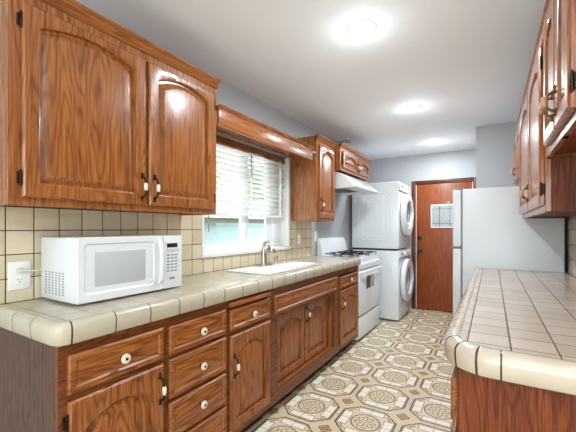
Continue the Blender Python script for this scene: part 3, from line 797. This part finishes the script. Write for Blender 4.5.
# ------------------------------------------------------------------ stacked washer and dryer
def ring(m, c, r0, r1, d0, d1, n=40, mi=0, sx=1):
    """flat ring with rounded section on a +x face"""
    pr = [(r0, d0), (r0, d1 - .004), (r0 + .006, d1), (r1 - .012, d1), (r1 - .003, d1 - .006), (r1, d0)]
    L = [[(c[0] + h, c[1] + r * math.cos(2 * PI * k / n), c[2] + r * math.sin(2 * PI * k / n)) for k in range(n)] for r, h in pr]
    L.append(L[0]); return m.loops(L, False, False, mi)
def laundry(name, label, cat, z0, z1, dryer):
    LX0, LX1, LY0, LY1 = -1.735, -1.072, 4.625, 5.335
    t = thing(name, label, cat, (-1.42, 4.97, z0))
    b0 = z0 + (.0 if dryer else .02)
    MB().box(LX0, LX1, LY0, LY1, b0, z1 - .002, .012, seg=3).build('cabinet_shell', WHITE, t)
    if not dryer:
        for x in (LX0 + .06, LX1 - .06):
            for y in (LY0 + .06, LY1 - .06): MB().lathe([(.018, 0), (.018, .024)], (x, y, 0), 'z', 12).build('foot', BLACK, t)
    # embossed side panel
    def xr(off, r, y): return [(p[0], y, p[1]) for p in rect(LX0 + off, LX1 - off, z0 + off * 1.1, z1 - off * 1.1, 0, r, 6)]
    m = MB()
    for off, rr in ((.10, .09), (.14, .08), (.21, .06)):
        L = [xr(off, rr, LY0 + .001), xr(off + .005, rr - .003, LY0 - .0035), xr(off + .013, rr - .008, LY0 - .0035), xr(off + .018, rr - .011, LY0 + .001)]
        L.append(L[0]); m.loops(L, False, False)
    m.build('embossed_side_panel', WHITE, t, ang=60)
    # control fascia
    hz = .125 if dryer else .10
    fa = MB().prism([(LX1 - .01, z1 - hz), (LX1 + .014, z1 - hz), (LX1 + .022, z1 - hz + .02), (LX1 + .006, z1 - .012), (LX1 - .01, z1 - .004)], 1, LY0 + .004, LY1 - .004).build('control_fascia', WHITEP, t)
    m = MB(); zc = z1 - hz * .55
    m.lathe([(.030, .0), (.029, .012), (.022, .020), (.0, .021)], (LX1 + .016, LY0 + .28, zc), 'x', 24); m.build('dial', WHITEP, fa)
    m = MB()
    for k in range(3): m.box(LX1 + .012, LX1 + .019, LY0 + .42 + k * .06, LY0 + .455 + k * .06, zc - .006, zc + .008, .001)
    m.build('buttons', GREYP, fa)
    m = MB().box(LX1 + .008, LX1 + .0195, LY0 + .12, LY0 + .185, zc - .012, zc + .016, .001); m.build('display', BLACK, fa)
    # round door
    zc = 1.455 if dryer else .53; c = (LX1, 4.985, zc)
    MB().prism([(LX1 - .005, z1 - hz - .010), (LX1 + .004, z1 - hz - .010), (LX1 + .004, z1 - hz - .002), (LX1 - .005, z1 - hz - .002)], 1, LY0 + .02, LY1 - .02).build('fascia_seam', GASKET, t)
    m = MB(); ring(m, c, .20, .314, -.004, .012, mi=0); m.build('door_bezel', GREYP, t)
    m = MB(); ring(m, (LX1 + .010, c[1], c[2]), .198, .303, -.0, .060); d = m.build('door', WHITE, t)
    MB().lathe([(.202, .030), (.192, .036), (.14, .030), (.06, .018), (.0, .014)], (LX1 + .004, c[1], c[2]), 'x', 40).build('door_glass', GLASSW, d)
    MB().box(LX1 + .055, LX1 + .076, c[1] + .235, c[1] + .27, c[2] - .05, c[2] + .05, .006).build('door_handle', WHITEP, d)
    return t
laundry('washing_machine', 'white front-loading washing machine on the floor under the dryer', 'washer', 0.0, .962, False)
laundry('clothes_dryer', 'white front-loading dryer stacked on top of the washing machine', 'dryer', .985, 1.905, True)
tag(origin(MB().box(-1.72, -1.12, 4.64, 5.30, .9615, .9845, .003).build('stacking_kit', BLACK), (-1.42, 4.97, .9615)), 'thin black stacking bracket between washing machine and dryer', 'bracket')

# ------------------------------------------------------------------ far door
dr = struct(MB().box(D0 + .03, D1 - .03, FARY + .012, FARY + .05, .012, DZ - .03, .003).build('door_1', WDOOR))
m = MB(); fy = FARY - .016
m.box(D0 - .035, D0 + .006, fy, FARY - .0005, 0, DZ + .03, .003); m.box(D1 - .006, D1 + .045, fy, FARY - .0005, 0, DZ + .03, .003); m.box(D0 + .006, D1 - .006, fy, FARY - .0005, DZ - .006, DZ + .03, .003)
m.box(D0, D0 + .022, FARY, FARY + .11, 0, DZ); m.box(D1 - .022, D1, FARY, FARY + .11, 0, DZ); m.box(D0 + .022, D1 - .022, FARY, FARY + .11, DZ - .022, DZ)
m.build('door_casing', DJAMB, dr)
m = MB(); m.box(D0 + .022, D0 + .031, FARY + .006, FARY + .02, 0.01, DZ - .03); m.box(D1 - .031, D1 - .022, FARY + .006, FARY + .02, .01, DZ - .03)
m.build('weather_strip', PAINTW, dr)
wx0, wx1, wz0, wz1 = -.805, -.415, 1.272, 1.628
m = MB(); yy = FARY + .003; e = .018
m.box(wx0, wx1, yy, yy + .012, wz0, wz0 + e, .003); m.box(wx0, wx1, yy, yy + .012, wz1 - e, wz1, .003); m.box(wx0, wx0 + e, yy, yy + .012, wz0 + e, wz1 - e, .003); m.box(wx1 - e, wx1, yy, yy + .012, wz0 + e, wz1 - e, .003)
m.build('window_frame', PAINTW, dr)
def leaded():
    g = G('obscure_leaded_glass'); n = g.noise(g.pos(), 35, 3)
    g.set(Base_Color=g.mix(n, srgb(148, 150, 152), srgb(196, 198, 198)), Roughness=.2, Coat_Weight=.4); g.bump(n, .4, .002); return g.m
MB().box(wx0 + e, wx1 - e, yy + .004, yy + .008, wz0 + e, wz1 - e).build('window_glass', leaded(), dr)
m = MB()
for k in (1, 2): x = wx0 + e + (wx1 - wx0 - 2 * e) * (.30 if k == 1 else .70); m.box(x - .004, x + .004, yy + .001, yy + .0045, wz0 + e, wz1 - e)
for k in (0, 1): z = wz0 + e + .05 + k * (wz1 - wz0 - 2 * e - .1); m.box(wx0 + e, wx1 - e, yy + .001, yy + .0045, z - .003, z + .003)
m.build('lead_came', GASKET, dr)
for z in (1.12, .915):
    MB().lathe([(.033, 0), (.033, .006), (.028, .009)] + ([(.012, .012), (.012, .035), (.026, .042), (.030, .055), (.024, .068), (.0, .071)] if z < 1 else [(.022, .012), (.021, .022), (.0, .024)]), (-.968, FARY + .0115, z), '-y', 24).build('door_knob' if z < 1 else 'deadbolt', BLACK, dr)
m = MB()
for z in (.25, 1.0, 1.78): m.box(D1 - .034, D1 - .024, FARY + .0, FARY + .012, z - .045, z + .045, .001)
m.build('door_hinge', BRONZE, dr)
struct(MB().box(D0, D1, FARY + .09, FARY + .1, 0, DZ).build('trim_2', DJAMB))

# ------------------------------------------------------------------ refrigerator
fr = thing('refrigerator', 'white top-freezer refrigerator at the end of the right counter', 'refrigerator', (.09, 3.5, 0))
FY0, FY1, FZ = 3.125, 3.86, 1.592
MB().box(-.210, .452, FY0, FY1, .04, FZ, .008).build('body', FRW, fr)
MB().box(-.205, .44, FY0 + .03, FY1 - .03, .0, .04).build('base_grille', BLACK, fr)
MB().box(-.218, -.209, FY0 + .012, FY1 - .012, .06, FZ - .012).build('gasket', GASKET, fr)
for nm, a, b in (('freezer_door', 1.112, FZ - .002), ('fridge_door', .05, 1.098)):
    d = MB().box(-.282, -.217, FY0 + .002, FY1 - .002, a, b, .012, seg=3).build(nm, FRW, fr)
    hz0, hz1 = (a + .03, a + .26) if nm[1] == 'r' and nm[:3] == 'fre' else (b - .36, b - .03)
    MB().box(-.318, -.281, FY1 - .07, FY1 - .04, hz0, hz1, .008).build('handle', WHITEP, d)
MB().box(-.292, -.205, FY0 + .006, FY0 + .06, 1.0985, 1.1115, .002).build('centre_hinge', GREYP, fr)
MB().box(-.27, -.195, FY0 + .01, FY0 + .06, FZ - .001, FZ + .010, .003).build('top_hinge_cover', GREYP, fr)

# ------------------------------------------------------------------ right wall cabinets
RXF = .196
upper('wall_cabinet', 'long two-door wall cabinet at right between short cabinet and refrigerator', RXF, -1, RX, 1.802, 3.10, 1.341, 2.150,
      [(1.835, 2.375, -1), (2.387, 3.07, 1)], .06, hz=.10, cmat=WEND, cd=.018, ph=.062)
upper('wall_cabinet', 'short two-door cabinet high above the white refrigerator', RXF, -1, RX, 3.102, 3.88, 1.655, 2.150,
      [(3.125, 3.48, -1), (3.49, 3.855, 1)], .05, hz=.07, cmat=WEND, cd=.018, ph=.062)
upper('wall_cabinet', 'nearest short wall cabinet at right, its raised bottom above the right counter', RXF, -1, RX, 1.155, 1.800, 1.567, 2.150,
      [(1.175, 1.405, -1), (1.415, 1.69, 1)], .045, hz=.085, cmat=WEND, cd=.018, ph=.062)

# ------------------------------------------------------------------ right base cabinet and counter
RFX = -.085; RY0 = 1.06
rb = thing('base_cabinet', 'dark red-brown veneer base cabinet under the right counter', 'cabinet', (.2, 2.07, 0))
MB().box(RFX + .002, RX - .012, RY0, RY0 + .018, 0, BTOP).build('end_panel', WEND, rb)
MB().box(RFX + .02, RX - .012, RY0 + .018, 3.10, .10, .116).box(RFX + .02, RX - .012, 3.084, 3.10, .116, BTOP).box(RX - .018, RX - .012, RY0 + .018, 3.084, .116, BTOP).build('carcass', BZ, rb)
m = MB(); face_frame(m, RFX, -1, RY0 + .018, 3.10, .085, BTOP, [(RY0 + .05, .06), (1.75, .05), (2.42, .05), (3.08, .05)], [(.85, .05), (.69, .04), (.11, .06)]); m.build('face_frame', BF, rb)
MB().box(RFX + .07, RFX + .085, RY0 + .018, 3.10, 0, .10).build('toe_kick', WDARK, rb)
for a, b in ((1.09, 1.73), (1.77, 2.40), (2.44, 3.06)):
    o = front('drawer', RFX - .001, -1, a, b, .705, .83, BY, rb, drawer=True); knob(RFX - .018, -1, (a + b) / 2, .765, o)
    o = front('door', RFX - .001, -1, a, b, .13, .675, BZ, rb, .05); pull(RFX - .019, -1, b - .03, .57, o)
    for z in (.2, .6): hinge(RFX, -1, a - .004, z, rb)
rc = thing('tiled_countertop', 'beige tiled peninsula countertop with rounded front corner at right', 'countertop', (.2, 2.05, BTOP))
X0, Y0_ = -.082, 1.05; cr = .085
def qarc(cx, cy, r, a0, a1, n): return [(cx + r * math.cos(a0 + (a1 - a0) * k / n), cy + r * math.sin(a0 + (a1 - a0) * k / n)) for k in range(n + 1)]
pth = [(X0, 3.118), (X0, 2.4), (X0, 1.6)] + qarc(X0 + cr, Y0_ + cr, cr, PI, 1.5 * PI, 8) + [(.2, Y0_), (RX - .010, Y0_)]
m = MB()
poly = [(x, y) for x, y in pth] + [(RX - .010, 3.118)]
m.loops([[(x, y, BTOP + .001) for x, y in poly], [(x, y, CT) for x, y in poly]]); m.build('tile_field', T_RTOP, rc, smooth=False)
TRR = [(0.0, CT - .068), (.034, CT - .068), (.040, CT - .063), (.044, CT - .030), (.042, CT - .012), (.033, CT - .001), (.020, CT + .004), (.006, CT + .004), (0.0, CT - .001)]
# outward must lie to the right of travel -> travel from wall end round to the far end
MB().sweep_uv(pth[::1], TRR, u0=0).build('edge_tiles', T_REDGE, rc, ang=50)

# ------------------------------------------------------------------ recessed ceiling lights
LAB = ['nearest and largest of the three round recessed ceiling lights', 'middle one of the three round recessed ceiling lights', 'farthest round recessed ceiling light, in front of the brown door']
LE = emis('lit_lamp_lens', (255, 250, 240), 9)
for (x, y), lab in zip(LAMPS, LAB):
    t = thing('recessed_light', lab, 'ceiling light', (x, y, CEIL), 'recessed ceiling lights')
    m = MB(); n = 36
    L = [[(x + r * math.cos(2 * PI * k / n), y + r * math.sin(2 * PI * k / n), z) for k in range(n)] for r, z in ((.070, CEIL - .001), (.088, CEIL - .001), (.090, CEIL - .004), (.084, CEIL - .008), (.072, CEIL - .010), (.070, CEIL - .006))]
    L.append(L[0]); m.loops(L, False, False).build('trim_ring', WHITEP, t)
    MB().lathe([(.071, 0), (.071, .006)], (x, y, CEIL - .008), 'z', n).build('lens', LE, t)

tag(origin(MB().box(-1.74, -1.57, 4.02, 4.20, CEIL - .018, CEIL - .0005, .004).build('ceiling_plate', plain('pale_grey_plate', (196, 198, 200), .6)), (-1.655, 4.11, CEIL)),
    'small pale rectangular plate on the ceiling above the short cabinet over the hood', 'vent')  # pale rectangle of unidentified use, built as a flat plate
